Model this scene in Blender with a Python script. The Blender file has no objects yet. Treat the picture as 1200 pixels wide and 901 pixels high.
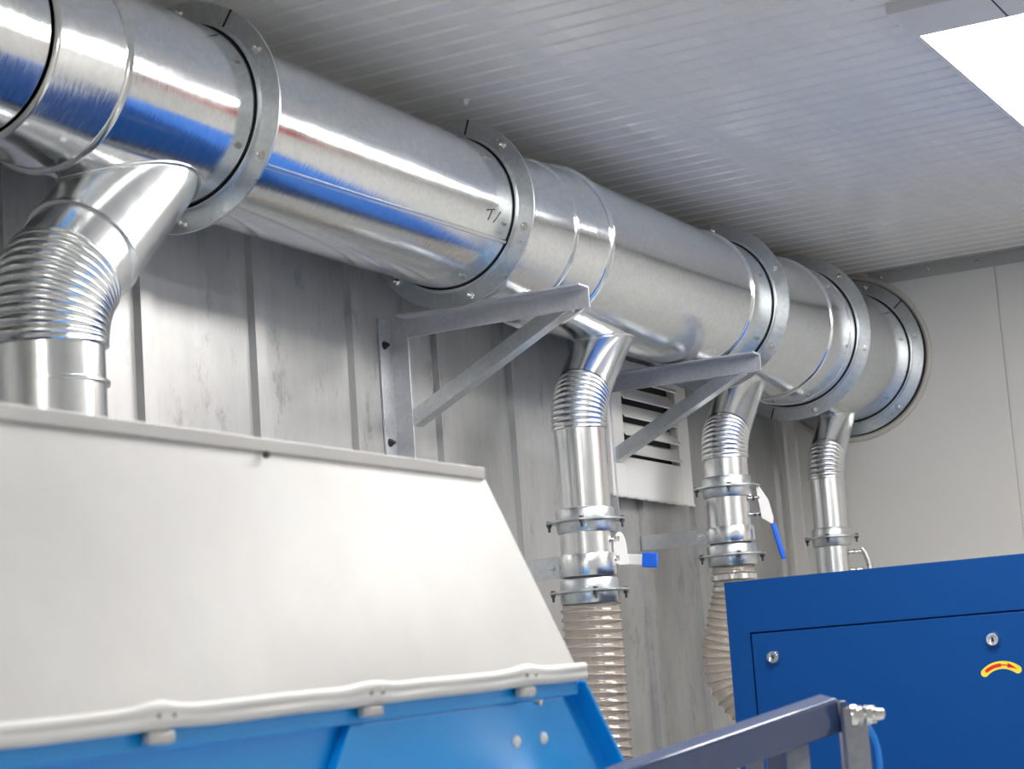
import bpy, math, random
from mathutils import Vector, Matrix
random.seed(4)
PI = math.pi
scene = bpy.context.scene
COL = scene.collection
# ------------------------------------------------------------------ helpers
class MB:
    def __init__(s): s.v = []; s.f = []
    def add(s, vs, fs):
        n = len(s.v); s.v += [Vector(v) for v in vs]; s.f += [tuple(i + n for i in f) for f in fs]; return s
    def box(s, x0, x1, y0, y1, z0, z1):
        vs = [(x, y, z) for z in (z0, z1) for y in (y0, y1) for x in (x0, x1)]
        return s.add(vs, [(0,2,3,1),(4,5,7,6),(0,1,5,4),(2,6,7,3),(0,4,6,2),(1,3,7,5)])
    def obox(s, c, ax, ay, az, sx, sy, sz):
        c = Vector(c); vs = []
        for k in (-.5,.5):
            for j in (-.5,.5):
                for i in (-.5,.5): vs.append(c + ax*(i*sx) + ay*(j*sy) + az*(k*sz))
        return s.add(vs, [(0,2,3,1),(4,5,7,6),(0,1,5,4),(2,6,7,3),(0,4,6,2),(1,3,7,5)])
    def prism(s, poly, d):
        """poly: closed list of 3D points, extruded by vector d"""
        d = Vector(d); n = len(poly); vs = [Vector(q) for q in poly] + [Vector(q) + d for q in poly]
        fs = [tuple(range(n))[::-1], tuple(range(n, 2*n))]
        for i in range(n): j = (i+1) % n; fs.append((i, j, n+j, n+i))
        return s.add(vs, fs)
    def lathe(s, prof, o, axis, seg=64, a0=0., a1=2*PI, closed=False):
        """prof: list of (radius, height along axis); closed: profile is a loop"""
        o = Vector(o); w = Vector(axis).normalized(); u, v = frame(w)
        full = abs(a1 - a0 - 2*PI) < 1e-6; m = seg if full else seg + 1; n = len(prof); vs = []
        for i in range(m):
            a = a0 + (a1-a0)*i/seg
            for r, h in prof: vs.append(o + w*h + (u*math.cos(a) + v*math.sin(a))*r)
        fs = []
        for i in range(seg):
            i2 = (i+1) % m
            for j in range(n if closed else n-1):
                j2 = (j+1) % n; fs.append((i*n+j, i2*n+j, i2*n+j2, i*n+j2))
        if not full and closed:
            fs.append(tuple(range(n))); fs.append(tuple(range(seg*n, seg*n+n))[::-1])
        return s.add(vs, fs)
    def sweep(s, pts, rad, seg=32, caps=False, up=None):
        """rad(i, theta) or a number"""
        pts = [Vector(q) for q in pts]; n = len(pts); vs = []
        t = (pts[1]-pts[0]).normalized(); u = frame(t)[0] if up is None else Vector(up)
        for i, q in enumerate(pts):
            t = (pts[min(i+1, n-1)] - pts[max(i-1, 0)]).normalized()
            u = (u - t*u.dot(t)).normalized(); v = t.cross(u)
            for k in range(seg):
                a = 2*PI*k/seg; r = rad(i, a) if callable(rad) else rad
                vs.append(q + (u*math.cos(a) + v*math.sin(a))*r)
        fs = []
        for i in range(n-1):
            for k in range(seg):
                k2 = (k+1) % seg; fs.append((i*seg+k, i*seg+k2, (i+1)*seg+k2, (i+1)*seg+k))
        if caps: fs.append(tuple(range(seg))[::-1]); fs.append(tuple(range((n-1)*seg, n*seg)))
        return s.add(vs, fs)
    def build(s, name, mat, parent=None, smooth=True, bevel=0., sharp=32):
        off = wloc(parent) if parent else Vector((0,0,0))
        me = bpy.data.meshes.new(name); me.from_pydata([tuple(v-off) for v in s.v], [], s.f); me.update()
        import bmesh
        bm = bmesh.new(); bm.from_mesh(me); bmesh.ops.recalc_face_normals(bm, faces=bm.faces); bm.to_mesh(me); bm.free()
        if smooth:
            for q in me.polygons: q.use_smooth = True
            me.set_sharp_from_angle(angle=math.radians(sharp))
        me.materials.append(mat)
        o = bpy.data.objects.new(name, me); COL.objects.link(o); o.parent = parent
        if bevel:
            b = o.modifiers.new('bevel', 'BEVEL'); b.width = bevel; b.segments = 2; b.limit_method = 'ANGLE'; b.harden_normals = False
        return o
def frame(w):
    w = w.normalized(); a = Vector((0,0,1)) if abs(w.z) < .9 else Vector((1,0,0))
    if abs(w.y) > .9: return Vector((1,0,0)), Vector((0,0,1))     # duct: angle measured from +X towards +Z
    u = a.cross(w).normalized(); return u, w.cross(u)
def wloc(o):
    v = Vector((0,0,0))
    while o: v = v + o.location; o = o.parent
    return v
def thing(name, label, cat, loc, group=None):
    o = bpy.data.objects.new(name, None); COL.objects.link(o); o.location = loc; o.empty_display_size = .1
    o['label'] = label; o['category'] = cat
    if group: o['group'] = group
    return o
def tag(o, label, cat, group=None):
    o['label'] = label; o['category'] = cat
    if group: o['group'] = group
    return o
def struct(o): o['kind'] = 'structure'; return o
def put(src, name, loc, parent, rot=None):
    """copy of a small part whose mesh is centred on its own origin"""
    c = src.copy(); c.name = name; COL.objects.link(c); c.parent = parent
    c.location = Vector(loc) - wloc(parent)
    if rot is not None: c.rotation_mode = 'QUATERNION'; c.rotation_quaternion = rot
    return c

# ------------------------------------------------------------------ materials
def mat(name, color, rough=.5, metal=0., spec=.5, coat=0., emit=None, strength=0.):
    m = bpy.data.materials.new(name); m.use_nodes = True; b = m.node_tree.nodes['Principled BSDF']
    b.inputs['Base Color'].default_value = (*color, 1); b.inputs['Roughness'].default_value = rough
    b.inputs['Metallic'].default_value = metal; b.inputs['Specular IOR Level'].default_value = spec
    b.inputs['Coat Weight'].default_value = coat; b.inputs['Coat Roughness'].default_value = .08
    if emit: b.inputs['Emission Color'].default_value = (*emit, 1); b.inputs['Emission Strength'].default_value = strength
    return m
def N(m, t, **kw):
    n = m.node_tree.nodes.new(t)
    for k, v in kw.items():
        if k.startswith('i_'): n.inputs[k[2:].replace('_', ' ')].default_value = v
        else: setattr(n, k, v)
    return n
def L(m, a, ao, b, bi): m.node_tree.links.new(a.outputs[ao], b.inputs[bi])
def ramp(m, stops):
    r = N(m, 'ShaderNodeValToRGB'); e = r.color_ramp.elements
    while len(e) < len(stops): e.new(.5)
    for q, (p, c) in zip(e, stops): q.position = p; q.color = (*c, 1) if len(c) == 3 else c
    return r
def noise(m, scale, stretch=(1,1,1), detail=3, rough=.5, coord='Object', dist=0.):
    tc = N(m, 'ShaderNodeTexCoord'); mp = N(m, 'ShaderNodeMapping'); mp.inputs['Scale'].default_value = stretch
    n = N(m, 'ShaderNodeTexNoise', i_Scale=scale, i_Detail=detail, i_Roughness=rough, i_Distortion=dist)
    L(m, tc, coord, mp, 'Vector'); L(m, mp, 'Vector', n, 'Vector'); return n
def steel(name, c0, c1, r0, r1, stretch=(1,1,1), bump=.15, bscale=3., fine=.05, fs=(1,1,1)):
    m = mat(name, c0, .3, 1.); b = m.node_tree.nodes['Principled BSDF']
    tc = N(m, 'ShaderNodeTexCoord'); vo = N(m, 'ShaderNodeTexVoronoi', i_Scale=90.)
    L(m, tc, 'Object', vo, 'Vector')
    n1 = noise(m, 9., stretch, 5, .65); n2 = noise(m, 60., fs, 3, .6); nb = noise(m, bscale, (1, 1, 1), 2, .5)
    mx = N(m, 'ShaderNodeMix', data_type='FLOAT'); mx.inputs[0].default_value = .35
    L(m, n1, 'Fac', mx, 2); L(m, vo, 'Color', mx, 3)
    cr = ramp(m, [(.3, c1), (.7, c0)]); L(m, mx, 0, cr, 'Fac'); L(m, cr, 'Color', b, 'Base Color')
    mx2 = N(m, 'ShaderNodeMix', data_type='FLOAT'); mx2.inputs[0].default_value = .5
    L(m, n1, 'Fac', mx2, 2); L(m, n2, 'Fac', mx2, 3)
    rr = N(m, 'ShaderNodeMapRange'); rr.inputs['From Min'].default_value = .35; rr.inputs['From Max'].default_value = .65
    rr.inputs['To Min'].default_value = r0; rr.inputs['To Max'].default_value = r1
    L(m, mx2, 0, rr, 'Value'); L(m, rr, 'Result', b, 'Roughness')
    bp = N(m, 'ShaderNodeBump', i_Strength=bump, i_Distance=.01); L(m, nb, 'Fac', bp, 'Height')
    bp2 = N(m, 'ShaderNodeBump', i_Strength=fine, i_Distance=.001); L(m, n2, 'Fac', bp2, 'Height'); L(m, bp, 'Normal', bp2, 'Normal')
    L(m, bp2, 'Normal', b, 'Normal'); return m
M = {}
M['galv'] = steel('galvanised_steel', (.82,.84,.85), (.70,.725,.74), .10, .20, (1,.35,1), .10, 2.2, .20, (.5,2.2,.5))
M['galv_b'] = steel('galvanised_branch', (.82,.835,.84), (.76,.775,.785), .20, .25, (1,1,.3), .2, 4., .008, (1,1,.2))
M['flange'] = steel('flange_steel', (.72,.75,.77), (.60,.63,.65), .26, .40, (1,1,1), .03, 4., .0)
M['angle'] = steel('angle_iron_grey', (.60,.61,.64), (.50,.51,.54), .36, .55, (1,1,1), .05, 6.)
M['angle'].node_tree.nodes['Principled BSDF'].inputs['Metallic'].default_value = .55
M['post'] = steel('flat_post_grey', (.34,.35,.38), (.28,.29,.32), .36, .55, (1,1,1), .05, 6.)
M['post'].node_tree.nodes['Principled BSDF'].inputs['Metallic'].default_value = .4
M['bolt'] = mat('zinc_bolt', (.74,.73,.70), .22, 1.)
M['dark_bolt'] = mat('dark_bolt', (.12,.12,.13), .35, 1.)
M['chrome'] = mat('chrome', (.85,.86,.88), .08, 1.)
M['gap_shade_black'] = mat('shade_and_plinth_black', (.01,.01,.012), .6)  # black for the painted gap shade, also plinths and seams
M['white_plastic'] = mat('white_plastic', (.78,.77,.75), .35)
M['grip'] = mat('blue_grip', (.005,.13,.75), .35)
M['air_hose'] = mat('blue_air_hose', (.02,.30,.95), .25)
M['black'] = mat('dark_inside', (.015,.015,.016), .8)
M['marker'] = mat('marker_ink', (.01,.01,.012), .5)
M['yellow'] = mat('sticker_yellow', (.9,.72,.05), .35)
M['red'] = mat('sticker_red', (.8,.02,.01), .35)
M['red_paint'] = mat('red_paint', (.9,.03,.03), .4)
M['rubber_trim'] = mat('beige_rubber', (.50,.48,.44), .5)
M['trim_grey'] = mat('trim_grey', (.42,.42,.40), .4, .3)
M['lamp'] = mat('lamp_diffuser', (.9,.9,.9), .4, emit=(1., .972, .93), strength=19.)
M['lamp_frame'] = mat('lamp_frame', (.62,.62,.62), .35, .2)
M['floor'] = mat('epoxy_floor', (.62,.62,.61), .3)

def paint_blue(name, c, r):
    m = mat(name, c, r, 0., .5); b = m.node_tree.nodes['Principled BSDF']
    n = noise(m, 260., (1,1,1), 2, .5); bp = N(m, 'ShaderNodeBump', i_Strength=.06, i_Distance=.001)
    L(m, n, 'Fac', bp, 'Height'); L(m, bp, 'Normal', b, 'Normal'); return m
M['blue_cab'] = paint_blue('cabinet_blue', (.0,.060,.255), .5)
M['blue_machine'] = paint_blue('machine_blue', (.0,.32,.86), .32)
M['blue_cab'].node_tree.nodes['Principled BSDF'].inputs['Specular IOR Level'].default_value = .25
M['arm'] = paint_blue('arm_slate', (.055,.085,.19), .22)
M['arm'].node_tree.nodes['Principled BSDF'].inputs['Coat Weight'].default_value = 1.

def white_steel():
    m = mat('hood_satin_steel', (.7,.7,.7), .38, .25, .5); b = m.node_tree.nodes['Principled BSDF']
    n = noise(m, 3.5, (1,1,1), 5, .6); cr = ramp(m, [(.3,(.49,.49,.49)),(.62,(.56,.56,.555))]); L(m, n,'Fac',cr,'Fac'); L(m, cr,'Color',b,'Base Color')
    n2 = noise(m, 2.2, (1,1,1), 2, .5); bp = N(m,'ShaderNodeBump',i_Strength=.15,i_Distance=.01); L(m,n2,'Fac',bp,'Height'); L(m,bp,'Normal',b,'Normal'); return m
M['hood'] = white_steel()
M['film'] = mat('white_sealing_film', (.68,.68,.675), .35, 0, .5)

def wall_sheet():
    m = mat('ribbed_wall_sheet', (.6,.6,.59), .38, .6, .5); b = m.node_tree.nodes['Principled BSDF']
    n1 = noise(m, 1.6, (1,1,.7), 6, .65, dist=.3); n2 = noise(m, 9., (1,1,.5), 7, .78); n3 = noise(m, 30., (1,1,.12), 3, .6)
    c1 = ramp(m, [(.3,(.36,.36,.355)),(.65,(.56,.56,.55))]); L(m, n1,'Fac',c1,'Fac')
    c2 = ramp(m, [(.34,(.25,.25,.25)),(.44,(1,1,1))]); L(m, n2,'Fac',c2,'Fac')
    mx = N(m,'ShaderNodeMix', data_type='RGBA', blend_type='MULTIPLY'); mx.inputs[0].default_value = .38
    L(m,c1,'Color',mx,6); L(m,c2,'Color',mx,7); 
    c3 = ramp(m, [(.35,(.93,.93,.93)),(.6,(1,1,1))]); L(m, n3,'Fac',c3,'Fac')
    mx2 = N(m,'ShaderNodeMix', data_type='RGBA', blend_type='MULTIPLY'); mx2.inputs[0].default_value = .8
    L(m,mx,2,mx2,6); L(m,c3,'Color',mx2,7); L(m,mx2,2,b,'Base Color')
    r = N(m,'ShaderNodeMapRange'); r.inputs['To Min'].default_value=.28; r.inputs['To Max'].default_value=.5; L(m,n2,'Fac',r,'Value'); L(m,r,'Result',b,'Roughness')
    bp = N(m,'ShaderNodeBump',i_Strength=.15,i_Distance=.01); L(m,n1,'Fac',bp,'Height'); L(m,bp,'Normal',b,'Normal'); return m
M['wall_sheet'] = wall_sheet()
def ceil_mat():
    m = mat('ceiling_panel', (.76,.75,.725), .2, .0, .6); b = m.node_tree.nodes['Principled BSDF']
    n1 = noise(m, 3.2, (2.6,.5,1), 2, .5); n2 = noise(m, 12., (1,.7,1), 1, .5)
    bp = N(m,'ShaderNodeBump',i_Strength=.45,i_Distance=.02); L(m,n1,'Fac',bp,'Height')
    bp2 = N(m,'ShaderNodeBump',i_Strength=.03,i_Distance=.003); L(m,n2,'Fac',bp2,'Height'); L(m,bp,'Normal',bp2,'Normal'); L(m,bp2,'Normal',b,'Normal'); return m
M['ceiling'] = ceil_mat()
def plain(name, c, r, v=.03):
    m = mat(name, c, r); b = m.node_tree.nodes['Principled BSDF']; n = noise(m, 2.5, (1,1,1), 4, .6)
    cr = ramp(m, [(.3, tuple(q*(1-v) for q in c)), (.7, c)]); L(m,n,'Fac',cr,'Fac'); L(m,cr,'Color',b,'Base Color'); return m
M['end_wall'] = plain('end_wall_panel', (.66,.65,.62), .45)
M['louvre'] = plain('louvre_white', (.76,.75,.73), .4)
def pvc():
    m = bpy.data.materials.new('clear_pvc_hose'); m.use_nodes = True; nt = m.node_tree; b = nt.nodes['Principled BSDF']; out = nt.nodes['Material Output']
    b.inputs['Base Color'].default_value = (.56,.50,.45,1); b.inputs['Roughness'].default_value = .07; b.inputs['Specular IOR Level'].default_value = 1.; b.inputs['Coat Weight'].default_value = .6; b.inputs['Coat Roughness'].default_value = .05
    tr = N(m,'ShaderNodeBsdfTransparent'); tr.inputs['Color'].default_value = (.92,.90,.88,1)
    mx = N(m,'ShaderNodeMixShader'); mx.inputs[0].default_value = .38
    L(m,tr,0,mx,1); L(m,b,0,mx,2); L(m,mx,0,out,'Surface'); return m
M['pvc'] = pvc()
M['wire'] = mat('hose_wire_rib', (.46,.37,.30), .08, .0, 1.)
# ------------------------------------------------------------------ camera
YAW, PITCH, ROLL, FPX = .476438637, .156588271, -.0710094112, 2411.40522
cy, sy, cp, sp, cr_, sr = math.cos(YAW), math.sin(YAW), math.cos(PITCH), math.sin(PITCH), math.cos(ROLL), math.sin(ROLL)
r = Vector((cy, sy, 0)); f = Vector((-sy, cy, 0)); u = Vector((0,0,1)); f2 = f*cp + u*sp; u2 = u*cp - f*sp
r3 = r*cr_ + u2*sr; u3 = u2*cr_ - r*sr
cam_d = bpy.data.cameras.new('camera'); cam = bpy.data.objects.new('camera', cam_d); COL.objects.link(cam)
cam.matrix_world = Matrix(((r3.x,u3.x,-f2.x,0),(r3.y,u3.y,-f2.y,0),(r3.z,u3.z,-f2.z,0),(0,0,0,1)))
cam_d.sensor_width = 36; cam_d.sensor_fit = 'HORIZONTAL'; cam_d.lens = FPX*36/1200; cam_d.clip_start = .05
cam_d.dof.use_dof = True; cam_d.dof.focus_distance = 5.6; cam_d.dof.aperture_fstop = 9.
scene.camera = cam
# ------------------------------------------------------------------ room shell (camera height is z = 0)
XW, YE, ZC, ZF, XR, YB = -2.8584, 7.918, 1.636, -1.5, 1.7, -2.2
DX, DZ = -2.5456, 1.3007                         # main duct axis
struct(MB().box(XW-.1, XR+.1, YB-.1, YE+.1, ZF-.1, ZF).build('floor', M['floor'], smooth=False))
# ceiling: fine grooved sandwich panel, grooves run across the room
g = MB(); y = YB; P = .0885; k0 = 4.737 - 60*P
prof = []; yy = k0
while yy < YE: prof.append(yy); yy += P
for i, a in enumerate(prof):
    b2 = a + P
    ys = [a, a+.008, a+.013, a+.022, b2]; zs = [ZC, ZC+.006, ZC+.006, ZC, ZC]
    ys = [min(q, YE) for q in ys]
    for j in range(4):
        n0 = len(g.v); g.v += [Vector((XW-.05, ys[j], zs[j])), Vector((XR+.05, ys[j], zs[j])), Vector((XR+.05, ys[j+1], zs[j+1])), Vector((XW-.05, ys[j+1], zs[j+1]))]
        g.f.append((n0, n0+1, n0+2, n0+3))
g.box(XW-.05, XR+.05, YB-.1, YE+.1, ZC+.03, ZC+.08)
struct(g.build('ceiling', M['ceiling'], smooth=False))
# left wall: flat sheets with raised trapezoid ribs
g = MB(); ribs = [3.69 + .4531*k for k in range(-13, 10)]
line = [(YB, 0)]
for a in ribs:
    line += [(a, 0), (a+.005, .018), (a+.050, .018), (a+.058, 0)]
line.append((YE, 0))
n0 = 0
for (ya, da), (yb, db) in zip(line[:-1], line[1:]):
    if yb <= ya: continue
    n0 = len(g.v); g.v += [Vector((XW+da, ya, ZF)), Vector((XW+db, yb, ZF)), Vector((XW+db, yb, ZC)), Vector((XW+da, ya, ZC))]; g.f.append((n0, n0+1, n0+2, n0+3))
g.box(XW-.08, XW-.01, YB-.1, YE+.1, ZF, ZC)
wall_left = struct(g.build('wall_left', M['wall_sheet'], smooth=False))
# end wall with round duct opening and panel seams
HR = .322; g = MB(); nseg = 64
def hole_panel(g, xa, xb, za, zb, y, t):
    """wall sheet with the duct hole, front at y, thickness t"""
    ring = []; sq = []
    angs = sorted([2*PI*k/(nseg-4)+.003 for k in range(nseg-4)] + [math.atan2(zz-DZ, xx-DX) % (2*PI) for xx in (xa, xb) for zz in (za, zb)])
    for a in angs:
        c, s_ = math.cos(a), math.sin(a); ring.append((DX+HR*c, DZ+HR*s_))
        # project onto the rectangle
        ts = []
        if c > 1e-9: ts.append((xb-DX)/c)
        if c < -1e-9: ts.append((xa-DX)/c)
        if s_ > 1e-9: ts.append((zb-DZ)/s_)
        if s_ < -1e-9: ts.append((za-DZ)/s_)
        tt = max(min(ts), HR+.0005); sq.append((DX+tt*c, DZ+tt*s_))
    vs = [(x, y, z) for x, z in ring] + [(x, y, z) for x, z in sq] + [(x, y+t, z) for x, z in ring]
    fs = []
    for k in range(nseg):
        j = (k+1) % nseg; fs += [(k, j, nseg+j, nseg+k), (k, 2*nseg+k, 2*nseg+j, j)]
    g.add(vs, fs)
XS = -1.926
# rectangle around the hole, clipped exactly at the corners by separate filler boxes
xa, xb, za, zb = DX-.42, DX+.42, DZ-.40, ZC+.03
hole_panel(g, xa, xb, za, zb, YE, .08)
g.box(XW-.05, xa+.0, YE+.0002, YE+.08, ZF, ZC+.03); g.box(xb-.0, XS-.0025, YE+.0002, YE+.08, ZF, ZC+.03)
g.box(xa, xb, YE+.0002, YE+.08, ZF, za)
for (cx_, cz_) in ((xa, zb), (xb, zb), (xa, za), (xb, za)):
    pass
g.box(XS-.0025, XS+.0025, YE+.006, YE+.08, ZF, ZC+.03)
g.box(XS+.0025, XS+1.15, YE, YE+.08, ZF, ZC+.03); g.box(XS+1.15, XS+1.155, YE+.006, YE+.08, ZF, ZC+.03); g.box(XS+1.155, XR+.05, YE, YE+.08, ZF, ZC+.03)
wall_end = struct(g.build('wall_end', M['end_wall'], smooth=False))
struct(MB().box(XR, XR+.08, YB-.1, YE+.1, ZF, ZC+.03).build('wall_right', M['end_wall'], smooth=False))
struct(MB().box(XW-.05, XR+.05, YB-.08, YB, ZF, ZC+.03).build('wall_rear', M['end_wall'], smooth=False))
# light corner strip between the left wall and the end wall
struct(MB().prism([(XW, YE-.055, ZF), (XW+.018, YE-.055, ZF), (XW+.022, YE-.03, ZF), (XW+.055, YE-.022, ZF), (XW+.055, YE, ZF), (XW, YE, ZF)], (0,0,ZC-ZF)).build('trim_2', M['end_wall'], smooth=False))
# grey angle trim under the ceiling on the end wall
t1 = struct(MB().prism([(XW+.42, YE, ZC), (XW+.42, YE, 1.583), (XW+.42, YE-.003, 1.583), (XW+.42, YE-.003, ZC-.003), (XW+.42, YE-.045, ZC-.003), (XW+.42, YE-.045, ZC)][::-1], (XR-XW-.42, 0, 0)).build('trim_1', M['trim_grey'], smooth=False))
rv = None
for k in range(12):
    x = -2.385 + .196*k
    if x > XR: break
    q = MB().lathe([(0,-.006),(.004,-.0055),(.007,-.003),(.008,0)], (x, YE-.003, 1.612), (0,1,0), 14).build('rivet', M['bolt'], t1)
# ------------------------------------------------------------------ ceiling lamps
def lamp(x0, x1, y0, y1, label):
    t = thing('ceiling_light', label, 'ceiling light', (x0, y0, ZC-.03), 'rectangular lamps on the ceiling')
    e = .22
    fr = MB()
    fr.box(x0-.012, x1+.012, y0-e, y0, ZC-.030, ZC)                   # end housing
    fr.box(x0-.012, x0, y0, y1, ZC-.022, ZC); fr.box(x1, x1+.012, y0, y1, ZC-.022, ZC); fr.box(x0-.012, x1+.012, y1, y1+.05, ZC-.022, ZC)
    fr.build('frame', M['lamp_frame'], t, smooth=False)
    MB().box(x0, x1, y0, y1, ZC-.018, ZC-.004).build('diffuser', M['lamp'], t, smooth=False)
    MB().box(x0+.23, x0+.234, y0-e+.0, y0-.01, ZC-.0312, ZC-.029).build('seam_strip', M['gap_shade_black'], t, smooth=False)
    return t
lamp(-1.335, -.735, 4.955, 6.35, 'bright white rectangular ceiling lamp at the top right corner of the photo')
lamp(-1.335, -.735, 2.95, 4.35, 'rectangular ceiling lamp above the white hood nearer the camera')
lamp(.35, .95, 4.955, 6.35, 'added unseen rectangular ceiling lamp beside the right wall near the blue cabinet')  # extra lamp, put in to light the room from the right
lamp(-.6, 0., -1.5, -.1, 'added unseen rectangular ceiling lamp behind the camera')  # extra unseen lamp, put in to fill the room with light
# small peg on the ceiling
tag(MB().lathe([(0,-.016),(.008,-.015),(.009,-.004),(.012,-.002),(.012,.001)], (-2.531,4.747,ZC), (0,0,1), 20).build('ceiling_plug', M['white_plastic']),
    'small white plastic plug stuck on the grooved ceiling above the duct', 'plug')
# ------------------------------------------------------------------ bolts (origin-centred source meshes)
class HB(MB):
    def build(s, *a, **k):
        s.v = [q*1.25 for q in s.v]; return MB.build(s, *a, **k)
def hexbolt_mb():
    """head pointing +Z from z=0"""
    g = HB(); g.lathe([(.0095,0),(.0095,.0015),(0,.0015)], (0,0,0), (0,0,1), 20)
    hx = [(.0072*math.cos(PI/3*k), .0072*math.sin(PI/3*k), .0015) for k in range(6)]; g.prism(hx, (0,0,.0055))
    g.lathe([(.0038,.006),(.0038,.0125),(.003,.0135),(0,.0135)], (0,0,0), (0,0,1), 14); return g
def hangbolt_mb():
    """bolt through a plate: head above z=0, nut and thread below"""
    g = MB(); h = lambda r, z: [(r*math.cos(PI/3*k), r*math.sin(PI/3*k), z) for k in range(6)]
    g.prism(h(.0075,.0035), (0,0,.0045)); g.lathe([(0,-.0035),(.009,-.0035),(.009,-.005),(0,-.005)], (0,0,0), (0,0,1), 16)
    g.prism(h(.0075,-.0115), (0,0,.0065)); g.lathe([(.0038,-.011),(.0038,-.024),(0,-.0245)], (0,0,0), (0,0,1), 12); return g
_src = {}
def part_copy(key, mbf, mt, name, loc, parent, rot=None):
    if key not in _src:
        g = mbf(); o = g.build(name, mt); o.parent = parent; o.location = Vector(loc) - wloc(parent)
        if rot is not None: o.rotation_mode = 'QUATERNION'; o.rotation_quaternion = rot
        _src[key] = o; return o
    return put(_src[key], name, loc, parent, rot)
def rot_to(d): return Vector((0,0,1)).rotation_difference(Vector(d))
# ------------------------------------------------------------------ main duct
duct = thing('ventilation_duct', 'large round galvanised extraction duct running under the ceiling along the left wall', 'duct', (DX, 2.0, DZ))
AX = (0, 1, 0)
def dl(name, prof, m='galv', seg=128, **kw): return MB().lathe(prof, (DX, 0, DZ), AX, seg, **kw).build(name, M[m], duct, sharp=50)
def bead(y, R, h=.006, w=.010):
    h *= 1.35; w *= .62
    return [(R, y-w), (R+h*.7, y-w*.6), (R+h, y), (R+h*.7, y+w*.6), (R, y+w)]
dl('pipe_section', [(.185, 1.2), (.186, 2.840)])
dl('cone_reducer', bead(2.855, .188, .008, .010) + [(.199, 3.03)] + bead(3.052, .200, .007, .012))
dl('tee_section', [(.200, 3.064), (.200, 3.478)])
dl('pipe_section', [(.2005, 3.482), (.2005, 4.638)])
dl('cone_reducer', [(.2005, 4.642), (.2005, 4.69), (.214, 4.95)] + bead(4.968, .2145, .005, .009) + [(.230, 5.14)] + bead(5.160, .2315, .007, .011))
dl('tee_section', [(.232, 5.171), (.232, 6.22)] + bead(6.240, .2325, .006, .012))
dl('pipe_section', [(.233, 6.252), (.234, 6.433)])
dl('cone_reducer', [(.2345, 6.437), (.256, 6.93)] + bead(6.950, .2565, .006, .014) + [(.2575, 6.965)])
dl('pipe_section', [(.258, 6.966), (.258, 7.135)] + bead(7.150, .258, .003, .008) + [(.2588, 7.223)])
dl('tee_section', [(.2595, 7.227), (.2595, 7.882)])
dl('pipe_section', [(.2600, 7.886), (.2600, 8.4)])
def flange(y, R, phase, notch, name='flange', w=.053):
    a0 = 0.; a1 = 2*PI
    g = MB(); g.lathe([(R+.0045, y-.014), (R+.009, y-.014), (R+.0105, y-.004), (R+w, y-.003), (R+w, y+.003), (R+.0045, y+.003)], (DX, 0, DZ), AX, 140, a0, a1, closed=True)
    o = g.build(name, M['flange'], duct, sharp=30)
    MB().lathe([(R+.0003, y-.009), (R+.0045, y-.009), (R+.0045, y+.002), (R+.0003, y+.002)], (DX, 0, DZ), AX, 128, closed=True).build('gap_shade_black', M['gap_shade_black'], o)  # black ring painting the shadow in the gap between pipe and lip
    na = math.radians(notch); nr_ = Vector((math.cos(na), 0, math.sin(na))); nt_ = Vector((-math.sin(na), 0, math.cos(na)))
    MB().obox(Vector((DX, y-.0035, DZ)) + nr_*(R+.033), nr_, nt_, Vector((0,1,0)), .041, .0045, .003).build('split_gap', M['gap_shade_black'], o, smooth=False)
    for k in range(6):
        a = math.radians(phase + 60*k); rr = R + .032
        part_copy('fb', hexbolt_mb, M['bolt'], 'bolt', (DX+rr*math.cos(a), y-.003, DZ+rr*math.sin(a)), o, rot_to((0,-1,0)))
    return o
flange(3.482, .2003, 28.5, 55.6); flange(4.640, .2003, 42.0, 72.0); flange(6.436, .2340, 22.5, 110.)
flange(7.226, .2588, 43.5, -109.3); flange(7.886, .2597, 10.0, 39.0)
# folded seam and the inked mark on the straight section
def cylp(a, y, r): a = math.radians(a); return Vector((DX + r*math.cos(a), y, DZ + r*math.sin(a)))
def seam(y0, y1, a0, a1, R):
    g = MB(); w = 1.8; prev = None; pts = []
    for t in (0, 1):
        y = y0 + (y1-y0)*t; a = a0 + (a1-a0)*t
        pts.append([cylp(a-w, y, R-.001), cylp(a-w*.6, y, R+.003), cylp(a+w*.6, y, R+.003), cylp(a+w, y, R-.001)])
    g.add(pts[0]+pts[1], [(0,1,5,4),(1,2,6,5),(2,3,7,6)]); g.build('folded_seam', M['bolt'], duct, smooth=False)
seam(3.50, 4.62, -37.3, -32.3, .2015)
g = MB()
def stroke(g, pts, w=.003):
    for (a, y), (b, y2) in zip(pts[:-1], pts[1:]):
        A, B = cylp(a, y, .2014), cylp(b, y2, .2014); nrm = (A - Vector((DX, A.y, DZ))).normalized(); d = (B-A).normalized(); s_ = d.cross(nrm)*w*.5
        g.add([A-s_-d*.001, A+s_-d*.001, B+s_+d*.001, B-s_+d*.001], [(0,1,2,3)])
stroke(g, [(-15.0,4.489),(-14.2,4.492),(-12.4,4.526)]); stroke(g, [(-13.0,4.514),(-16.0,4.510),(-21.2,4.502)]); stroke(g, [(-12.6,4.558),(-21.4,4.532)])
g.build('ink_mark', M['marker'], duct, smooth=False)

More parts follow.
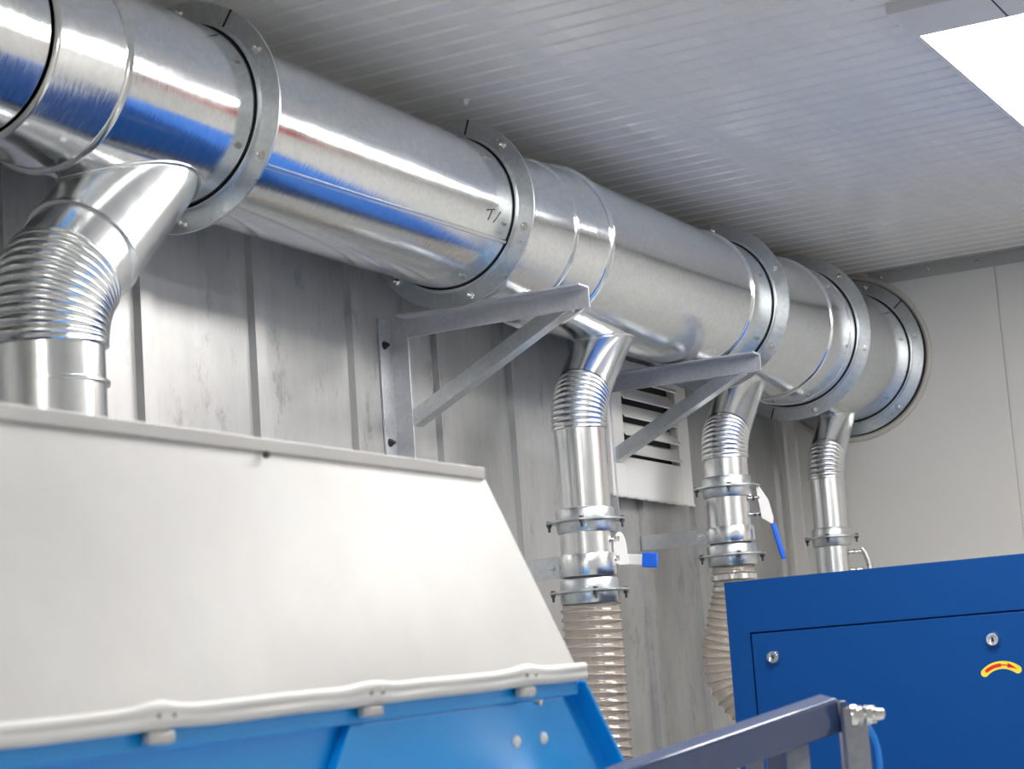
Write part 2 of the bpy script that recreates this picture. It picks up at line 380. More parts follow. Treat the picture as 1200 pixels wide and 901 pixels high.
# ------------------------------------------------------------------ branches
def arc_elbow(yc, zE, Rb, n):
    pts = []
    for i in range(n+1):
        a = PI/4*i/n; pts.append((DX, yc + Rb*(1-math.cos(a)), zE + Rb*math.sin(a)))
    return pts
S2 = math.sqrt(.5)
def branch(yc, r, zE, zbot, Rb, nr, label, Rduct, ring=False, stub_r=None, amp=.006, extra=.0):
    """45 degree corrugated elbow plus straight drop; the stub is welded to the duct"""
    stub_r = stub_r or r
    t = thing('branch_pipe', label, 'pipe', (DX, yc, zbot), 'branch pipes dropping from the duct')
    n = nr*10
    pts = arc_elbow(yc, zE, Rb, n)
    rad = lambda i, th: r + amp*(.25 + .75*abs(math.sin(PI*nr*i/n))**.7)
    MB().sweep(pts, rad, 56, up=(1,0,0)).build('elbow', M['galv_b'], t, sharp=60)
    MB().lathe([(r, zbot), (r, zE-.008), (r+amp, zE-.005), (r+amp*.9, zE), (r, zE+.004)], (DX, yc, 0), (0,0,1), 64).build('straight_pipe', M['galv_b'], t)
    e = Vector(pts[-1]); d = Vector((0, S2, S2))
    L0 = extra                                                 # smooth collar after the elbow
    if ring:
        MB().lathe([(r+.002, -.005), (r+.003, L0-.006), (r+.010, L0-.004), (r+.010, L0+.004), (r+.002, L0+.006)], e, d, 64).build('elbow_collar', M['galv_b'], t)
    s = e + d*L0
    length = (DZ - s.z)/S2 - Rduct*.45
    g = MB(); g.lathe([(stub_r, .0), (stub_r+.001, length)], s, d, 72); o = g.build('branch_stub', M['galv_b'], duct)
    # thin weld collar seam down the stub
    return t, s, d
b1, s1, d1 = branch(3.015, .111, .745, -1.5, .215, 11, 'widest branch pipe with corrugated elbow at the left edge behind the white hood', .2, True, .118, .009, .078)
MB().lathe([(.110,-.006),(.1155,-.003),(.1155,.003),(.110,.006)], (DX,3.02,.668), (0,0,1), 64).build('bead', M['galv_b'], b1)
b2, s2, d2 = branch(5.336, .0755, .792, .545, .165, 10, 'branch pipe with corrugated elbow between the two wall brackets', .232, False, .080)
b3, s3, d3 = branch(6.458, .0735, .79, .70, .140, 9, 'short branch pipe with corrugated elbow just right of the louvre', .245, False, .078)
b4, s4, d4 = branch(7.487, .0640, .79, .57, .145, 8, 'thinnest branch pipe at the far end beside the end wall', .2595, False, .068)
# saddle lip where each stub meets the duct
def saddle(s, d, sr, R, n=96):
    """tube following the intersection of stub and duct"""
    u_, v_ = frame(d); pts = []
    for k in range(n):
        a = 2*PI*k/n; q = s + (u_*math.cos(a) + v_*math.sin(a))*(sr+.001)
        # march along d to the duct surface
        b_ = (q.z-DZ)*d.z + (q.x-DX)*d.x; c_ = (q.x-DX)**2 + (q.z-DZ)**2 - (R+.001)**2; A_ = d.z**2 + d.x**2
        disc = b_*b_ - A_*c_
        if disc < 0: disc = 0
        pts.append(q + d*((-b_ - math.sqrt(disc))/A_))
    vs = []; seg = 8; g = MB()
    for i in range(n):
        t_ = (pts[(i+1) % n] - pts[i-1]).normalized(); u2_, v2_ = frame(t_)
        c = pts[i]; nx = Vector((c.x-DX, 0, c.z-DZ)).normalized(); w = t_.cross(nx).normalized()
        for k in range(seg):
            a = 2*PI*k/seg; vs.append(c + nx*math.cos(a)*.003 + w*math.sin(a)*.006)
    fs = []
    for i in range(n):
        j = (i+1) % n
        for k in range(seg): k2 = (k+1) % seg; fs.append((i*seg+k, i*seg+k2, j*seg+k2, j*seg+k))
    g.add(vs, fs); g.build('weld_saddle', M['galv_b'], duct)
saddle(s1, d1, .118, .200); saddle(s2, d2, .080, .232); saddle(s3, d3, .078, .240); saddle(s4, d4, .068, .2595)

def joint(t, yc, r, z, phase=20, nm='flange_joint', nb=4):
    """bolted pair of pressed flanges, plate plane at z"""
    g = MB(); g.lathe([(r+.001, z+.036), (r+.006, z+.035), (r+.009, z+.030), (r+.009, z+.006), (r+.012, z+.003), (r+.038, z+.0025), (r+.038, z-.0025), (r+.012, z-.003),
                       (r+.009, z-.006), (r+.009, z-.026), (r+.005, z-.034), (r+.001, z-.035)], (DX, yc, 0), (0,0,1), 72)
    o = g.build('flange_joint', M['flange'], t, sharp=35)
    for k in range(nb):
        a = math.radians(phase + 360/nb*k); rr = r + .030
        part_copy('hb', hangbolt_mb, M['dark_bolt'], 'bolt', (DX+rr*math.cos(a), yc+rr*math.sin(a), z), o, None)
    return o
Z = Vector((0,0,1))
def lever_up(t, yc, r, z, kind):
    """valve studs and lever on the right hand side of the body"""
    a = math.radians(-12 if kind == 2 else 28); o_ = Vector((math.cos(a), math.sin(a), 0)); side = Z.cross(o_)
    base = Vector((DX, yc, z)) + o_*r
    return base, o_, side
def valve(yc, r, ztop, zbot, label):
    t = thing('butterfly_valve', label, 'valve', (DX, yc, zbot), 'butterfly valves below the branch pipes')
    MB().lathe([(r, zbot), (r, ztop)], (DX, yc, 0), (0,0,1), 64).build('valve_body', M['galv_b'], t)
    return t
def stud(t, p0, dr, ln, r=.006):
    g = MB(); g.lathe([(0,-.002),(r,0),(r,ln),(0,ln)], p0, dr, 16)
    hx = frame(Vector(dr)); c = Vector(p0) + Vector(dr)*(ln*.35)
    g.prism([c + (hx[0]*math.cos(PI/3*k)+hx[1]*math.sin(PI/3*k))*r*1.8 for k in range(6)], Vector(dr)*.007)
    c = Vector(p0) + Vector(dr)*(ln-.006)
    g.prism([c + (hx[0]*math.cos(PI/3*k)+hx[1]*math.sin(PI/3*k))*r*1.7 for k in range(6)], Vector(dr)*.006)
    return g.build('stud', M['bolt'], t)
# --- branch 2
YC = 5.323
j = joint(b2, 5.330, .0755, .520, 200)
v2 = valve(YC, .0745, .485, .365, 'butterfly valve of the middle pipe with blue lever sticking out to the right')
joint(v2, YC, .0755, .318, 215)
rgt = Vector((.88,.47,0)); fr_ = Vector((.47,-.88,0))
p0 = Vector((DX,YC,.462)) + rgt*.072 + fr_*.01
stud(v2, p0, tuple(rgt), .024); stud(v2, p0 - Z*.055, tuple(rgt), .020)
lv = MB(); c0 = p0 + rgt*.004 - Z*.02 
poly = []
for k in range(13):                                  # rounded quadrant plate
    a = PI*.98 - (PI*.98-.15)*k/12; poly.append(c0 + rgt*(.020+.019*math.cos(a)) + Z*(-.005+.045*math.sin(a)))
poly += [c0 + rgt*.042 - Z*.056, c0 + rgt*.014 - Z*.056, c0 + rgt*.002 - Z*.045]
lv.prism(poly, fr_*.006)
lvd = (rgt*.95 + fr_*.28 - Z*.12).normalized()
lv.obox(c0 + rgt*.056 - Z*.042, lvd, Z.cross(lvd).normalized(), lvd.cross(Z.cross(lvd)).normalized(), .062, .006, .030)
lo = lv.build('lever', M['white_plastic'], v2, bevel=.0015)
lu = lvd.cross(Z.cross(lvd)).normalized()
MB().obox(c0 + rgt*.058 - Z*.042 + lvd*.046, lvd, Z.cross(lvd).normalized(), lu, .044, .014, .042).build('grip', M['grip'], lo, bevel=.003)
# --- branch 3
Y3 = 6.445
joint(b3, 6.452, .0735, .687, 205)
v3 = valve(Y3, .0725, .651, .500, 'butterfly valve right of the louvre with blue lever hanging down')
joint(v3, Y3, .0735, .458, 215)
p0 = Vector((DX,Y3,.645)) + rgt*.070 + fr_*.01
stud(v3, p0, tuple(rgt), .036); stud(v3, p0 - Z*.054, tuple(rgt), .036)
lv = MB(); c0 = p0 + rgt*.026
lv.prism([c0 + rgt*.000 + Z*.045, c0 + rgt*.012 + Z*.040, c0 + rgt*.040 - Z*.01, c0 + rgt*.052 - Z*.07, c0 + rgt*.050 - Z*.088, c0 + rgt*.044 - Z*.092, c0 + rgt*.012 - Z*.070, c0 + rgt*.008 - Z*.03], fr_*.008)
lo = lv.build('lever', M['white_plastic'], v3, bevel=.0015)
dd = (rgt*.20 - Z*.98).normalized()
MB().obox(c0 + rgt*.0615 - Z*.150, dd, fr_, dd.cross(fr_), .125, .022, .016).build('grip', M['grip'], lo, bevel=.004)
# --- branch 4
Y4 = 7.475
joint(b4, 7.48, .0640, .560, 190)
v4 = valve(Y4, .0640, .524, .36, 'butterfly valve at the far end half hidden by the blue cabinet')
joint(v4, Y4, .0640, .325, 200)
p0 = Vector((DX,Y4,.500)) + rgt*.058 + fr_*.01
stud(v4, p0, tuple(rgt), .052); stud(v4, p0 - Z*.068, tuple(rgt), .052)
g = MB(); cc = p0 + rgt*.05
g.sweep([cc + Z*.012, cc + rgt*.012 - Z*.005, cc + rgt*.022 - Z*.035, cc + rgt*.026 - Z*.07, cc + rgt*.024 - Z*.11, cc + rgt*.02 - Z*.15], lambda i, a: .012 if abs(math.cos(a)) > .5 else .006, 16, caps=True)
g.build('lever', M['flange'], v4)
MB().lathe([(.064, -.2), (.064, .29)], (DX, Y4, 0), (0,0,1), 48).build('lower_pipe', M['galv_b'], v4)

# --- wall straps holding pipes 2 and 3
def strap(yc, r, z, h, label, w=.003, yoff=-.0):
    t = thing('pipe_clamp', label, 'pipe clamp', (XW, yc, z), 'steel pipe clamps fixed to the wall')
    MB().lathe([(r, z-h/2), (r+.007, z-h/2), (r+.0085, z-h/2+.003), (r+.0085, z+h/2-.003), (r+.007, z+h/2), (r, z+h/2)], (DX, yc, 0), (0,0,1), 64, closed=True).build('band', M['galv_b'], t)
    xs = DX - r*.86
    MB().box(XW+.001, xs, yc-.003-r*.5, yc+.001-r*.5, z-h/2, z+h/2).build('strap_arm', M['flange'], t, bevel=.0008)
    MB().box(XW+.0005, XW+.005, yc-.003-r*.5, yc+.05-r*.5, z-h/2, z+h/2).build('wall_foot', M['flange'], t, bevel=.0008)
    part_copy('fb', hexbolt_mb, M['bolt'], 'bolt', (xs-.028, yc-.003-r*.5, z), t, rot_to((0,-1,0)))
    return t
strap(YC, .0755, .392, .062, 'steel strap clamp on the middle pipe just below the blue lever')
strap(Y3, .0735, .528, .050, 'long steel strap clamp right under the louvre holding the pipe with the hanging lever')

# ------------------------------------------------------------------ clear spiral hoses
def hose(pts, r, pitch, label, amp=.0050, flare=None):
    P_ = [Vector(q) for q in pts]
    # Catmull-Rom resample
    out = []
    for i in range(len(P_)-1):
        a, b, c, d = P_[max(i-1,0)], P_[i], P_[i+1], P_[min(i+2,len(P_)-1)]
        n = max(4, int((c-b).length/.0035))
        for k in range(n):
            t = k/n; out.append(.5*((2*b)+(-a+c)*t+(2*a-5*b+4*c-d)*t*t+(-a+3*b-3*c+d)*t*t*t))
    out.append(P_[-1]); s = [0.]
    for a, b in zip(out[:-1], out[1:]): s.append(s[-1]+(b-a).length)
    T = thing('spiral_hose', label, 'hose', out[-1], 'clear spiral hoses')
    rr = (lambda q: r) if flare is None else flare
    def rad(i, th):
        ph = (s[i]/pitch + th/(2*PI)) % 1.; return rr(s[i]) + amp*(math.cos(2*PI*ph)*.5+.5)**1.3
    MB().sweep(out, rad, 48, up=(1,0,0)).build('hose_wall', M['pvc'], T, sharp=80)
    # wire helix on the crest
    hp = []; total = s[-1]; turns = total/pitch; idx = 0; t0 = (out[1]-out[0]).normalized(); uu = Vector((1,0,0)); frames = []
    for i, q in enumerate(out):
        t_ = (out[min(i+1,len(out)-1)] - out[max(i-1,0)]).normalized(); uu = (uu - t_*uu.dot(t_)).normalized(); frames.append((uu.copy(), t_.cross(uu)))
    nst = int(turns*28)
    for k in range(nst):
        ss = total*k/nst
        while idx < len(s)-2 and s[idx+1] < ss: idx += 1
        w = (ss-s[idx])/(s[idx+1]-s[idx]+1e-9); q = out[idx].lerp(out[idx+1], w); th = -2*PI*ss/pitch
        U, V = frames[idx]; hp.append(q + (U*math.cos(th)+V*math.sin(th))*(rr(ss)+amp*.9))
    MB().sweep(hp, .0024, 6).build('wire_helix', M['wire'], T)
    return T
hose([(DX,YC,.282),(DX,YC+.003,.15),(DX,YC+.002,-.05),(DX+.01,YC-.01,-.3),(DX+.05,YC-.02,-.6),(DX+.08,YC,-1.0),(DX+.08,YC,-1.46)], .0815, .0255, 'clear ribbed hose hanging straight down beside the white hood')
f3 = lambda s_: .068 + .014*min(1, max(0, (s_-.06)/.10)) + .008*math.exp(-((s_-.30)/.1)**2)
h3 = hose([(DX,Y3,.421),(DX,Y3,.33),(DX-.015,Y3-.01,.22),(DX-.03,Y3-.012,.12),(DX-.01,Y3-.01,.02),(DX+.08,Y3,-.06),(DX+.24,Y3+.01,-.075),(DX+.42,Y3+.01,-.06),(DX+.6,Y3,.0)], .078, .0235,
     'clear ribbed hose bulging left out of the blue cabinet', flare=f3)
for yc, z, rr in ((Y3,.385,.0745),):
    MB().lathe([(rr,z-.009),(rr+.003,z-.008),(rr+.003,z+.008),(rr,z+.009)], (DX,yc,0), (0,0,1), 48).build('hose_clip', M['chrome'], h3)
    MB().lathe([(rr,z-.045),(rr+.003,z-.044),(rr+.003,z-.032),(rr,z-.031)], (DX,yc,0), (0,0,1), 48).build('hose_clip', M['chrome'], h3)

# ------------------------------------------------------------------ wall brackets of angle iron
def bracket(yf, xtip, ztop, zbot, zl, label, w=.062, th=.006):
    """yf: front plane of the outstanding leg; wall leg and top leg point towards the camera (-Y)"""
    xw = XW + .0006
    t = thing('wall_bracket', label, 'wall bracket', (xw, yf, zbot), 'angle iron brackets carrying the duct')
    MB().prism([(xw, yf-w, zbot), (xw+th, yf-w, zbot), (xw+th, yf-th, zbot), (xw+w, yf-th, zbot), (xw+w, yf, zbot), (xw, yf, zbot)], (0,0,ztop-zbot-.002)).build('post', M['angle'], t, bevel=.001)
    h = .057
    xa_ = xw+w-.002; arm = MB().prism([(xa_, yf-w, ztop), (xa_, yf-w, ztop-th), (xa_, yf-th, ztop-th), (xa_, yf-th, ztop-h), (xa_, yf, ztop-h), (xa_, yf, ztop)], (xtip-xw-w+.002, 0, 0)).build('arm', M['angle'], t, bevel=.001)
    a = Vector((xw+w-.01, yf+.001, zl)); b = Vector((xtip-.075, yf+.001, ztop-h+.022)); d = (b-a).normalized(); n = Vector((-d.z, 0, d.x)); wv = .042
    MB().prism([a+n*wv/2, a+n*wv/2+Vector((0,th,0)), a-n*(wv/2-th)+Vector((0,th,0)), a-n*(wv/2-th)+Vector((0,.045,0)), a-n*wv/2+Vector((0,.045,0)), a-n*wv/2], b-a).build('brace', M['flange'], t, bevel=.001)
    k = 0
    for z in (ztop-.075, ztop-.345):
        part_copy('db', hexbolt_mb, M['dark_bolt'], 'bolt', (xw+th, yf-w+.022, z), t, rot_to((1,0,0)))
    return t
bracket(4.82, -2.24, 1.0855, .55, .802, 'angle iron wall bracket left of the middle pipe with its full post showing')
bracket(6.12, -2.262, 1.0660, .55, .800, 'angle iron wall bracket further along in front of the louvre')

# ------------------------------------------------------------------ louvre
lou = thing('louvre_vent', 'white louvred wall vent box behind the second bracket', 'vent', (XW, 6.45, .66))
x0, x1 = XW+.0225, -2.80
y0, y1, z0, z1 = 6.098, 6.772, .674, 1.14
g = MB(); g.box(x0,x1,y0,y0+.115,z0,z1); g.box(x0,x1,y1-.10,y1,z0,z1); g.box(x0,x1,y0+.115,y1-.10,z0,z0+.132); g.box(x0,x1,y0+.115,y1-.10,z1-.06,z1)
g.build('frame', M['louvre'], lou, smooth=False, bevel=.003)
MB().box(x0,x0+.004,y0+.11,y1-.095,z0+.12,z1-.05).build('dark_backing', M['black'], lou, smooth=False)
g = MB()
for k in range(5):
    zc = z0+.165+.062*k
    g.prism([(x1+.008,y0+.113,zc-.024),(x1+.011,y0+.113,zc-.020),(x0+.006,y0+.113,zc+.030),(x0+.003,y0+.113,zc+.026)], (0,y1-y0-.211,0))
g.build('slat_panel', M['louvre'], lou, smooth=False)
g = MB(); 
pts = []; 
for k in range(60): pts.append((x1-.005+.0012*math.sin(k*1.7), y0-.004+(y1-y0+.01)*k/59, z0-.002+.0012*math.sin(k*2.3)+.001*math.sin(k*.9)))
g.sweep(pts, lambda i,a: .0055+.0008*math.sin(i*1.3), 10, caps=True); g.build('foam_sealant', M['film'], lou)

# ------------------------------------------------------------------ round collar on the end wall
g = MB(); pr = [(HR+.012*math.cos(a)+.004, YE-.004+.012*math.sin(a)) for a in [2*PI*k/16 for k in range(16)]]
g.lathe(pr, (DX,0,DZ), AX, 96, closed=True)
tag(g.build('rubber_collar', M['rubber_trim']), 'beige rubber collar edging the round duct hole in the end wall', 'collar')

# ------------------------------------------------------------------ blue cabinet
CX0, CX1, CY0, CY1, CZ1 = -2.004, -.35, 5.0, 6.2, .2875
cab = thing('machine_cabinet', 'dark blue steel machine cabinet at the lower right with two round locks', 'cabinet', (-1.2, 5.0, ZF))
g = MB()
g.box(CX0, CX1, CY0+.016, CY1, ZF+.06, CZ1)
g.box(CX0, CX1, CY0, CY0+.018, .154, CZ1); g.box(CX0, CX0+.059, CY0, CY0+.018, ZF+.06, .154); g.box(CX1-.059, CX1, CY0, CY0+.018, ZF+.06, .154); g.box(CX0+.059, CX1-.059, CY0, CY0+.018, ZF+.06, ZF+.15)
g.build('body', M['blue_cab'], cab, smooth=False)
MB().box(CX0+.04, CX1-.04, CY0+.05, CY1-.05, ZF, ZF+.06).build('plinth', M['gap_shade_black'], cab, smooth=False)
door = MB().box(CX0+.0635, CX1-.0635, CY0-.001, CY0+.014, ZF+.154, .1495).build('door', M['blue_cab'], cab, smooth=False, bevel=.0015)
for x, z in ((-1.885,.087),(-1.317,.088),(-.75,.089)):
    q = MB().lathe([(0,-.006),(.0075,-.006),(.0075,-.009),(.010,-.0095),(.0105,-.013),(.0145,-.013),(.0175,-.009),(.0185,-.003),(.0185,0)], (x, CY0-.001, z), (0,1,0), 32).build('lock', M['chrome'], door)
    g = MB(); g.box(x-.0022, x+.0022, CY0-.0115, CY0-.007, z-.0055, z+.0055); g.build('key_slot', M['dark_bolt'], cab, smooth=False)
# curved arrow sticker: yellow band with a red arrow
def circ3(a, b, c):
    ax, az = a; bx, bz = b; cx_, cz_ = c; d = 2*(ax*(bz-cz_)+bx*(cz_-az)+cx_*(az-bz))
    ux = ((ax*ax+az*az)*(bz-cz_)+(bx*bx+bz*bz)*(cz_-az)+(cx_*cx_+cz_*cz_)*(az-bz))/d
    uz = ((ax*ax+az*az)*(cx_-bx)+(bx*bx+bz*bz)*(ax-cx_)+(cx_*cx_+cz_*cz_)*(bx-ax))/d
    return ux, uz, math.hypot(ax-ux, az-uz)
A3, B3, C3 = (-1.3465,.0085), (-1.3030,.0250), (-1.2655,.0115)
ux, uz, ur = circ3(A3, B3, C3); aA = math.atan2(A3[1]-uz, A3[0]-ux); aC = math.atan2(C3[1]-uz, C3[0]-ux)
def arcpt(t, dr): a = aA + (aC-aA)*t; return (ux+(ur+dr)*math.cos(a), uz+(ur+dr)*math.sin(a))
ys_ = CY0-.0014
outl = [arcpt(t/20, .0096) for t in range(21)]
cx_, cz_ = C3; a_ = math.atan2(cz_-uz, cx_-ux)
outl += [(cx_+.0096*math.cos(a_-PI*k/8), cz_+.0096*math.sin(a_-PI*k/8)) for k in range(1,8)]
outl += [arcpt(1-t/20, -.0096) for t in range(21)]
cx_, cz_ = A3; a_ = math.atan2(cz_-uz, cx_-ux)
outl += [(cx_+.0096*math.cos(a_+PI-PI*k/8), cz_+.0096*math.sin(a_+PI-PI*k/8)) for k in range(1,8)]
def strip(g, n, t0, t1, lo, hi, y):
    vs = []; fs = []
    for k in range(n+1):
        t = t0+(t1-t0)*k/n
        for w in (lo(t), hi(t)): x, z = arcpt(t, w); vs.append((x, y, z))
        if k: fs.append((2*k-2, 2*k-1, 2*k+1, 2*k))
    g.add(vs, fs)
g = MB(); strip(g, 30, 0, 1, lambda t: -.0096, lambda t: .0096, ys_)
for (c_, s0) in ((A3, 1), (C3, -1)):
    a_ = math.atan2(c_[1]-uz, c_[0]-ux); vs = [(c_[0], ys_, c_[1])]
    for k in range(13): b_ = a_ + s0*PI*k/12; vs.append((c_[0]+.0096*math.cos(b_), ys_, c_[1]+.0096*math.sin(b_)))
    g.add(vs, [(0,k,k+1) for k in range(1,13)])
stk = g.build('arrow_sticker', M['yellow'], cab, smooth=False)
g = MB(); strip(g, 12, .04, .52, lambda t: -.0042*(1 if t > .1 else .8), lambda t: .0042, ys_-.0004)
strip(g, 8, .50, .76, lambda t: -.0013, lambda t: .0013, ys_-.0004)
strip(g, 6, .70, .98, lambda t: -.0056*(.98-t)/.28, lambda t: .0056*(.98-t)/.28, ys_-.0004)
g.build('red_arrow', M['red'], stk, smooth=False)

# ------------------------------------------------------------------ hood machine in the foreground
YT, YBt = 2.545, 2.636
hm = thing('hopper_machine', 'blue machine with a white metal hood in the left foreground', 'machine', (-1.6, 1.5, ZF))
def zb_(y): return .0375 + .0316*(y-YBt)            # lower hood edge rises slightly away from the camera
ya = -.2; XT, XB, XBK = -1.372, -1.283, -2.10
def hoodpts(off=0.):
    return [Vector((XB, ya, zb_(ya))), Vector((XB, YBt, zb_(YBt))), Vector((XT, YT, .3355)), Vector((XT, ya, .320)),
            Vector((XBK, ya, zb_(ya))), Vector((XBK, YBt, zb_(YBt))), Vector((XBK+.1, YT, .3355)), Vector((XBK+.1, ya, .320))]
H_ = hoodpts()
g = MB(); n = 24
vs = []; fs = []
for i in range(n+1):
    for jx in range(9):
        s_ = i/n; t_ = jx/8; lo = H_[0].lerp(H_[1], s_); hi = H_[3].lerp(H_[2], s_); q = lo.lerp(hi, t_)
        q.x += .0035*math.sin(PI*t_)*math.sin(PI*s_*3); vs.append(q)
for i in range(n):
    for jx in range(8): k = i*9+jx; fs.append((k, k+9, k+10, k+1))
g.add(vs, fs); g.add(H_, [(3,2,6,7),(1,5,6,2),(0,3,7,4),(4,7,6,5)])
hood = g.build('hood', M['hood'], hm, sharp=20)
# folded lip along the top, with a mitred end
lip = MB(); zt = .331
zt = .320
lip.prism([(XT+.003, ya, zt-.014), (XT+.008, ya, zt-.012), (XT+.008, ya, zt+.004), (XT-.03, ya, zt+.004), (XT-.03, ya, zt), (XT+.003, ya, zt)], (0, YT-.004-ya, .0155))
lp = lip.build('lip', M['hood'], hood, bevel=.001)
for y in (1.35, 1.995):
    MB().lathe([(0,-.006),(.0035,-.006),(.0045,-.002),(.0045,0)], (XT+.010, y, zt-.004), (-1,0,0), 14).build('lip_screw', M['dark_bolt'], hood)
# crumpled white film sealing the lower edge
g = MB(); pts = []; nn = 150
clips = [1.663, 2.062, 2.454]
def bump_at(y): return sum(math.exp(-((y-c)/.035)**2) for c in clips)
random.seed(8); wob = [random.uniform(-1,1) for _ in range(nn+4)]
yl = [ya+(YBt-.002-ya)*i/(nn-1) for i in range(nn)]
for i, y in enumerate(yl): pts.append((XB+.005+.003*bump_at(y), y, zb_(y)+.010+.003*bump_at(y)))
def frad(i, a):
    y = yl[i]; b = bump_at(y); c, s_ = math.cos(a), math.sin(a)
    return (.005+.002*b)*abs(c)**2 + (.0125+.002*b)*abs(s_)**2 + .0006*wob[i]*(.25+b) + .0004*math.sin(3*a+y*23)
g.sweep(pts, frad, 24, caps=True, up=(1,0,0)); g.build('sealing_film', M['film'], hood, sharp=80)
# blue body under the hood
def bz(y): return zb_(y)
g = MB()
g.prism([(XB-.006, ya, bz(ya)+.002), (XB-.006, ya, bz(ya)-.022), (XBK, ya, bz(ya)-.022), (XBK, ya, bz(ya)+.002)], (0, YBt-ya, bz(YBt)-bz(ya)))
g.build('top_rail', M['blue_machine'], hm, smooth=False, bevel=.002)
YS = 2.9; ZS = -.245
body = MB(); xb = XB-.022
body.prism([(xb, ya, bz(ya)-.02), (xb, YBt-.02, bz(YBt)-.02), (xb, YS-.04, ZS), (xb, YS-.04, ZF+.08), (xb, ya, ZF+.08)], (XBK+.02-xb, 0, 0))
body.build('body_panel', M['blue_machine'], hm, smooth=False)
gp = MB(); xg = XB-.008
gp.prism([(xg, 2.035, bz(2.035)-.023), (xg, 2.585, bz(2.6)-.023), (xg, 2.80, ZS+.02), (xg, 2.80, -.6), (xg, 1.60, -.6)], (-.013, 0, 0))
gus = gp.build('gusset_plate', M['blue_machine'], hm, smooth=False, bevel=.001)
ch = MB()                                           # slanted edge channel on the right
a = Vector((xg+.012, YBt+.004, bz(YBt)-.002)); b = Vector((xg+.012, YS, ZS-.0)); d = (b-a).normalized(); nrm = Vector((0, d.z, -d.y))
if nrm.y > 0: nrm = -nrm
ch.prism([a, a+nrm*.006, a+nrm*.006+Vector((-.03,0,0)), a+nrm*.045+Vector((-.03,0,0)), a+nrm*.045+Vector((-.036,0,0)), a+Vector((-.036,0,0))], b-a)
ch.build('edge_channel', M['blue_machine'], hm, smooth=False, bevel=.001)
pl = MB(); pl.box(XBK+.05, xb-.01, ya+.05, YS-.06, ZF, ZF+.08); pl.build('plinth', M['gap_shade_black'], hm, smooth=False)
for y in clips:
    z = bz(y)-.003
    c = MB().box(XB-.004, XB+.012, y-.020, y+.020, z-.013, z+.002).build('latch', M['hood'], hm, bevel=.005)
M['dent_grey'] = mat('dent_grey', (.36,.36,.35), .3, .8)
for y in clips:
    for dy in (-.012, .013):
        MB().lathe([(0,-.004),(.003,-.0035),(.0045,-.001),(.0045,.006)], (XB+.0125, y+dy, bz(y)+.013), (-1,0,0), 12).build('film_dent_spot', M['dent_grey'], hm)  # dark spots added for the two dents in the film
MB().lathe([(0,-.008),(.004,-.007),(.004,.004)], (XB+.012, 2.470, bz(2.47)-.024), (-1,.1,.2), 12).build('latch_pin', M['bolt'], hm)
for y, z in ((2.440,-.041),(2.519,-.040)):
    MB().lathe([(0,-.006),(.004,-.0055),(.0075,-.003),(.0085,0)], (xg, y, z), (-1,0,0), 20).build('dome_screw', M['white_plastic'], gus)

# ------------------------------------------------------------------ grey support arm in front of the cabinet
PR = Vector((-.998, 2.892, -.016)); PL = Vector((-1.202, 2.592, -.092)); ad = (PL-PR).normalized(); Llen = .40
ah = Vector((.82,-.57,0)); ah = (ah - ad*ah.dot(ad)).normalized(); av = ad.cross(ah); av = av if av.z > 0 else -av
rl = math.radians(-14); ah, av = ah*math.cos(rl) - av*math.sin(rl)*-1, av*math.cos(rl) + ah*math.sin(rl)*-1
ah.normalize(); av = (av - ah*av.dot(ah)).normalized()
sa = thing('support_stand', 'slate grey rectangular tube arm on flat posts in front of the blue cabinet', 'machine stand', (-1.05, 2.9, ZF))
g = MB(); cen = PR + ad*(Llen/2) - av*.026 - ah*.018
g.obox(cen, ad, ah, av, Llen, .040, .053); arm = g.build('tube_arm', M['arm'], sa, bevel=.0045)
V = Vector((.889,.458,0)); W = Vector((.458,-.889,0))      # across and towards the camera
ep = PR + V*.014 - Z*.0
g = MB(); g.obox(Vector((ep.x+.009, ep.y+.0, (ZF-.030)/2)), V, W, Z, .034, .008, -ZF-.030); g.build('end_post', M['post'], sa, bevel=.002)
g = MB(); g.obox(Vector((ep.x-.012, ep.y+.006, (ZF-.02)/2)), V, W, Z, .010, .034, -ZF-.02); g.build('end_post_web', M['arm'], sa, bevel=.002)
for off, wd, mt, top in ((-.062,.034,'post',-.062),(-.094,.026,'arm',-.075),(-.125,.026,'post',-.085)):
    c = PR + V*off - W*.03
    g = MB(); g.obox(Vector((c.x, c.y, (ZF+top)/2)), V, W, Z, wd, .008, top-ZF); g.build('post', M[mt], sa, bevel=.001)
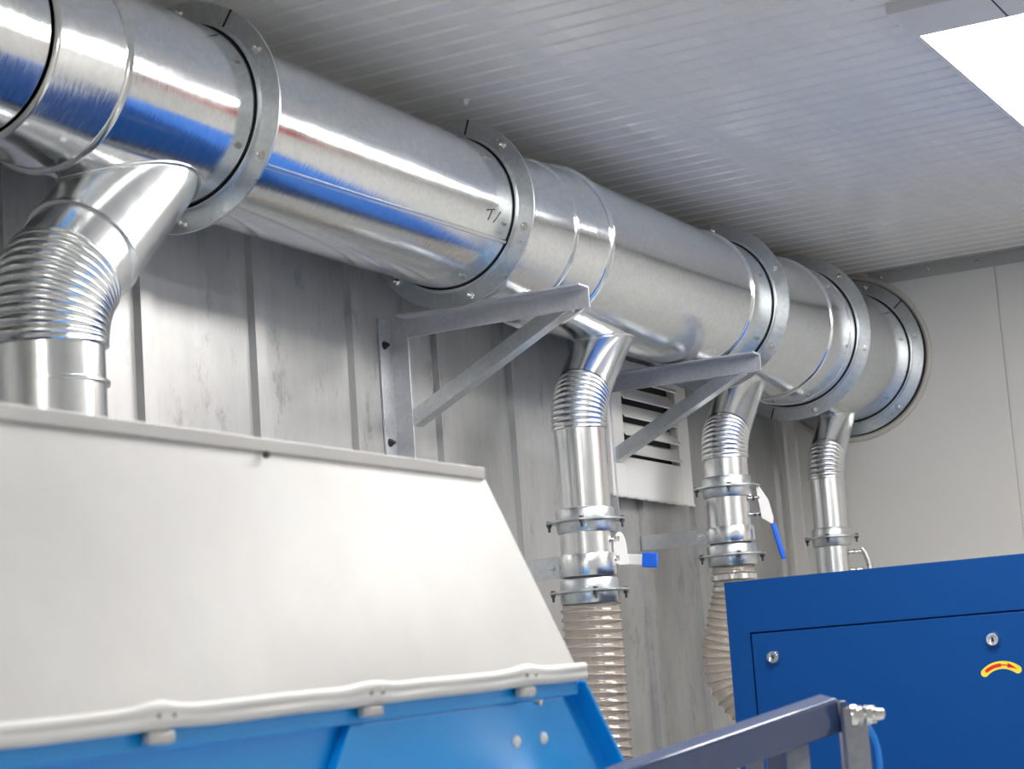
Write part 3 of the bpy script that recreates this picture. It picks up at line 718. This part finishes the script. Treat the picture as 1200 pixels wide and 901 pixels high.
# clamping bolt with nuts
bo = PR + V*.022 - Z*.027 + W*.004
g = MB(); g.lathe([(0,-.008),(.0165,-.008),(.017,-.006),(.017,.0),(.0165,.002),(.012,.002),(.012,.006),(.006,.007),(.006,.018),(0,.018)], bo, V, 28)
fu, fv = frame(V)
for h0, rr, ln in ((.004,.0150,.006),(.014,.0145,.009)):
    g.prism([bo + V*h0 + (fu*math.cos(PI/3*k+.3)+fv*math.sin(PI/3*k+.3))*rr for k in range(6)], V*ln)
for k in range(6):
    a_ = PI/3*k+.3; c = bo + V*.026 + (fu*math.cos(a_)+fv*math.sin(a_))*.0095; g.obox(c, V, fu*math.cos(a_)+fv*math.sin(a_), (fv*math.cos(a_)-fu*math.sin(a_)), .009, .007, .0055)
g.lathe([(.0085,.020),(.0085,.036),(.0075,.041),(.004,.0435),(0,.044)], bo, V, 24)
g.build('clamp_bolt', M['bolt'], sa, sharp=30, bevel=.0006)
g = MB(); q0 = bo + V*.010 - Z*.012
g.sweep([q0 + V*0 - W*.004, q0 + V*.008 - Z*.006 - W*.004, q0 + V*.015 - Z*.020 - W*.004, q0 + V*.019 - Z*.036 - W*.004, q0 + V*.020 - Z*.055 - W*.004, q0 + V*.016 - Z*.10 - W*.004, q0 + V*.01 - Z*.3 - W*.004, q0+V*.02-Z*.9 - W*.004, q0+V*.02-Z*1.44 - W*.004], .0042, 14, caps=True)
tag(g.build('air_hose', M['air_hose']), 'thin bright blue air hose hanging from the end of the grey arm', 'air hose')

# ------------------------------------------------------------------ unseen red box added for the red streak on the duct
eb = thing('added_red_box', 'added red box for the duct reflection high on the end wall beyond the right edge of the photo', 'box', (1.1, YE, 1.15))
MB().box(.75, 1.35, YE-.16, YE-.001, 1.15, 1.5).build('case', M['red_paint'], eb, smooth=False, bevel=.004)
MB().box(1.30, 1.32, YE-.175, YE-.16, 1.28, 1.36).build('latch', M['chrome'], eb, bevel=.002)
# ------------------------------------------------------------------ world and view
w = bpy.data.worlds.new('world'); scene.world = w; w.use_nodes = True
w.node_tree.nodes['Background'].inputs['Color'].default_value = (.8,.85,.9,1); w.node_tree.nodes['Background'].inputs['Strength'].default_value = .02
scene.view_settings.view_transform = 'Standard'; scene.view_settings.look = 'None'; scene.view_settings.exposure = .24; scene.view_settings.gamma = 1.
scene.view_settings.use_curve_mapping = False
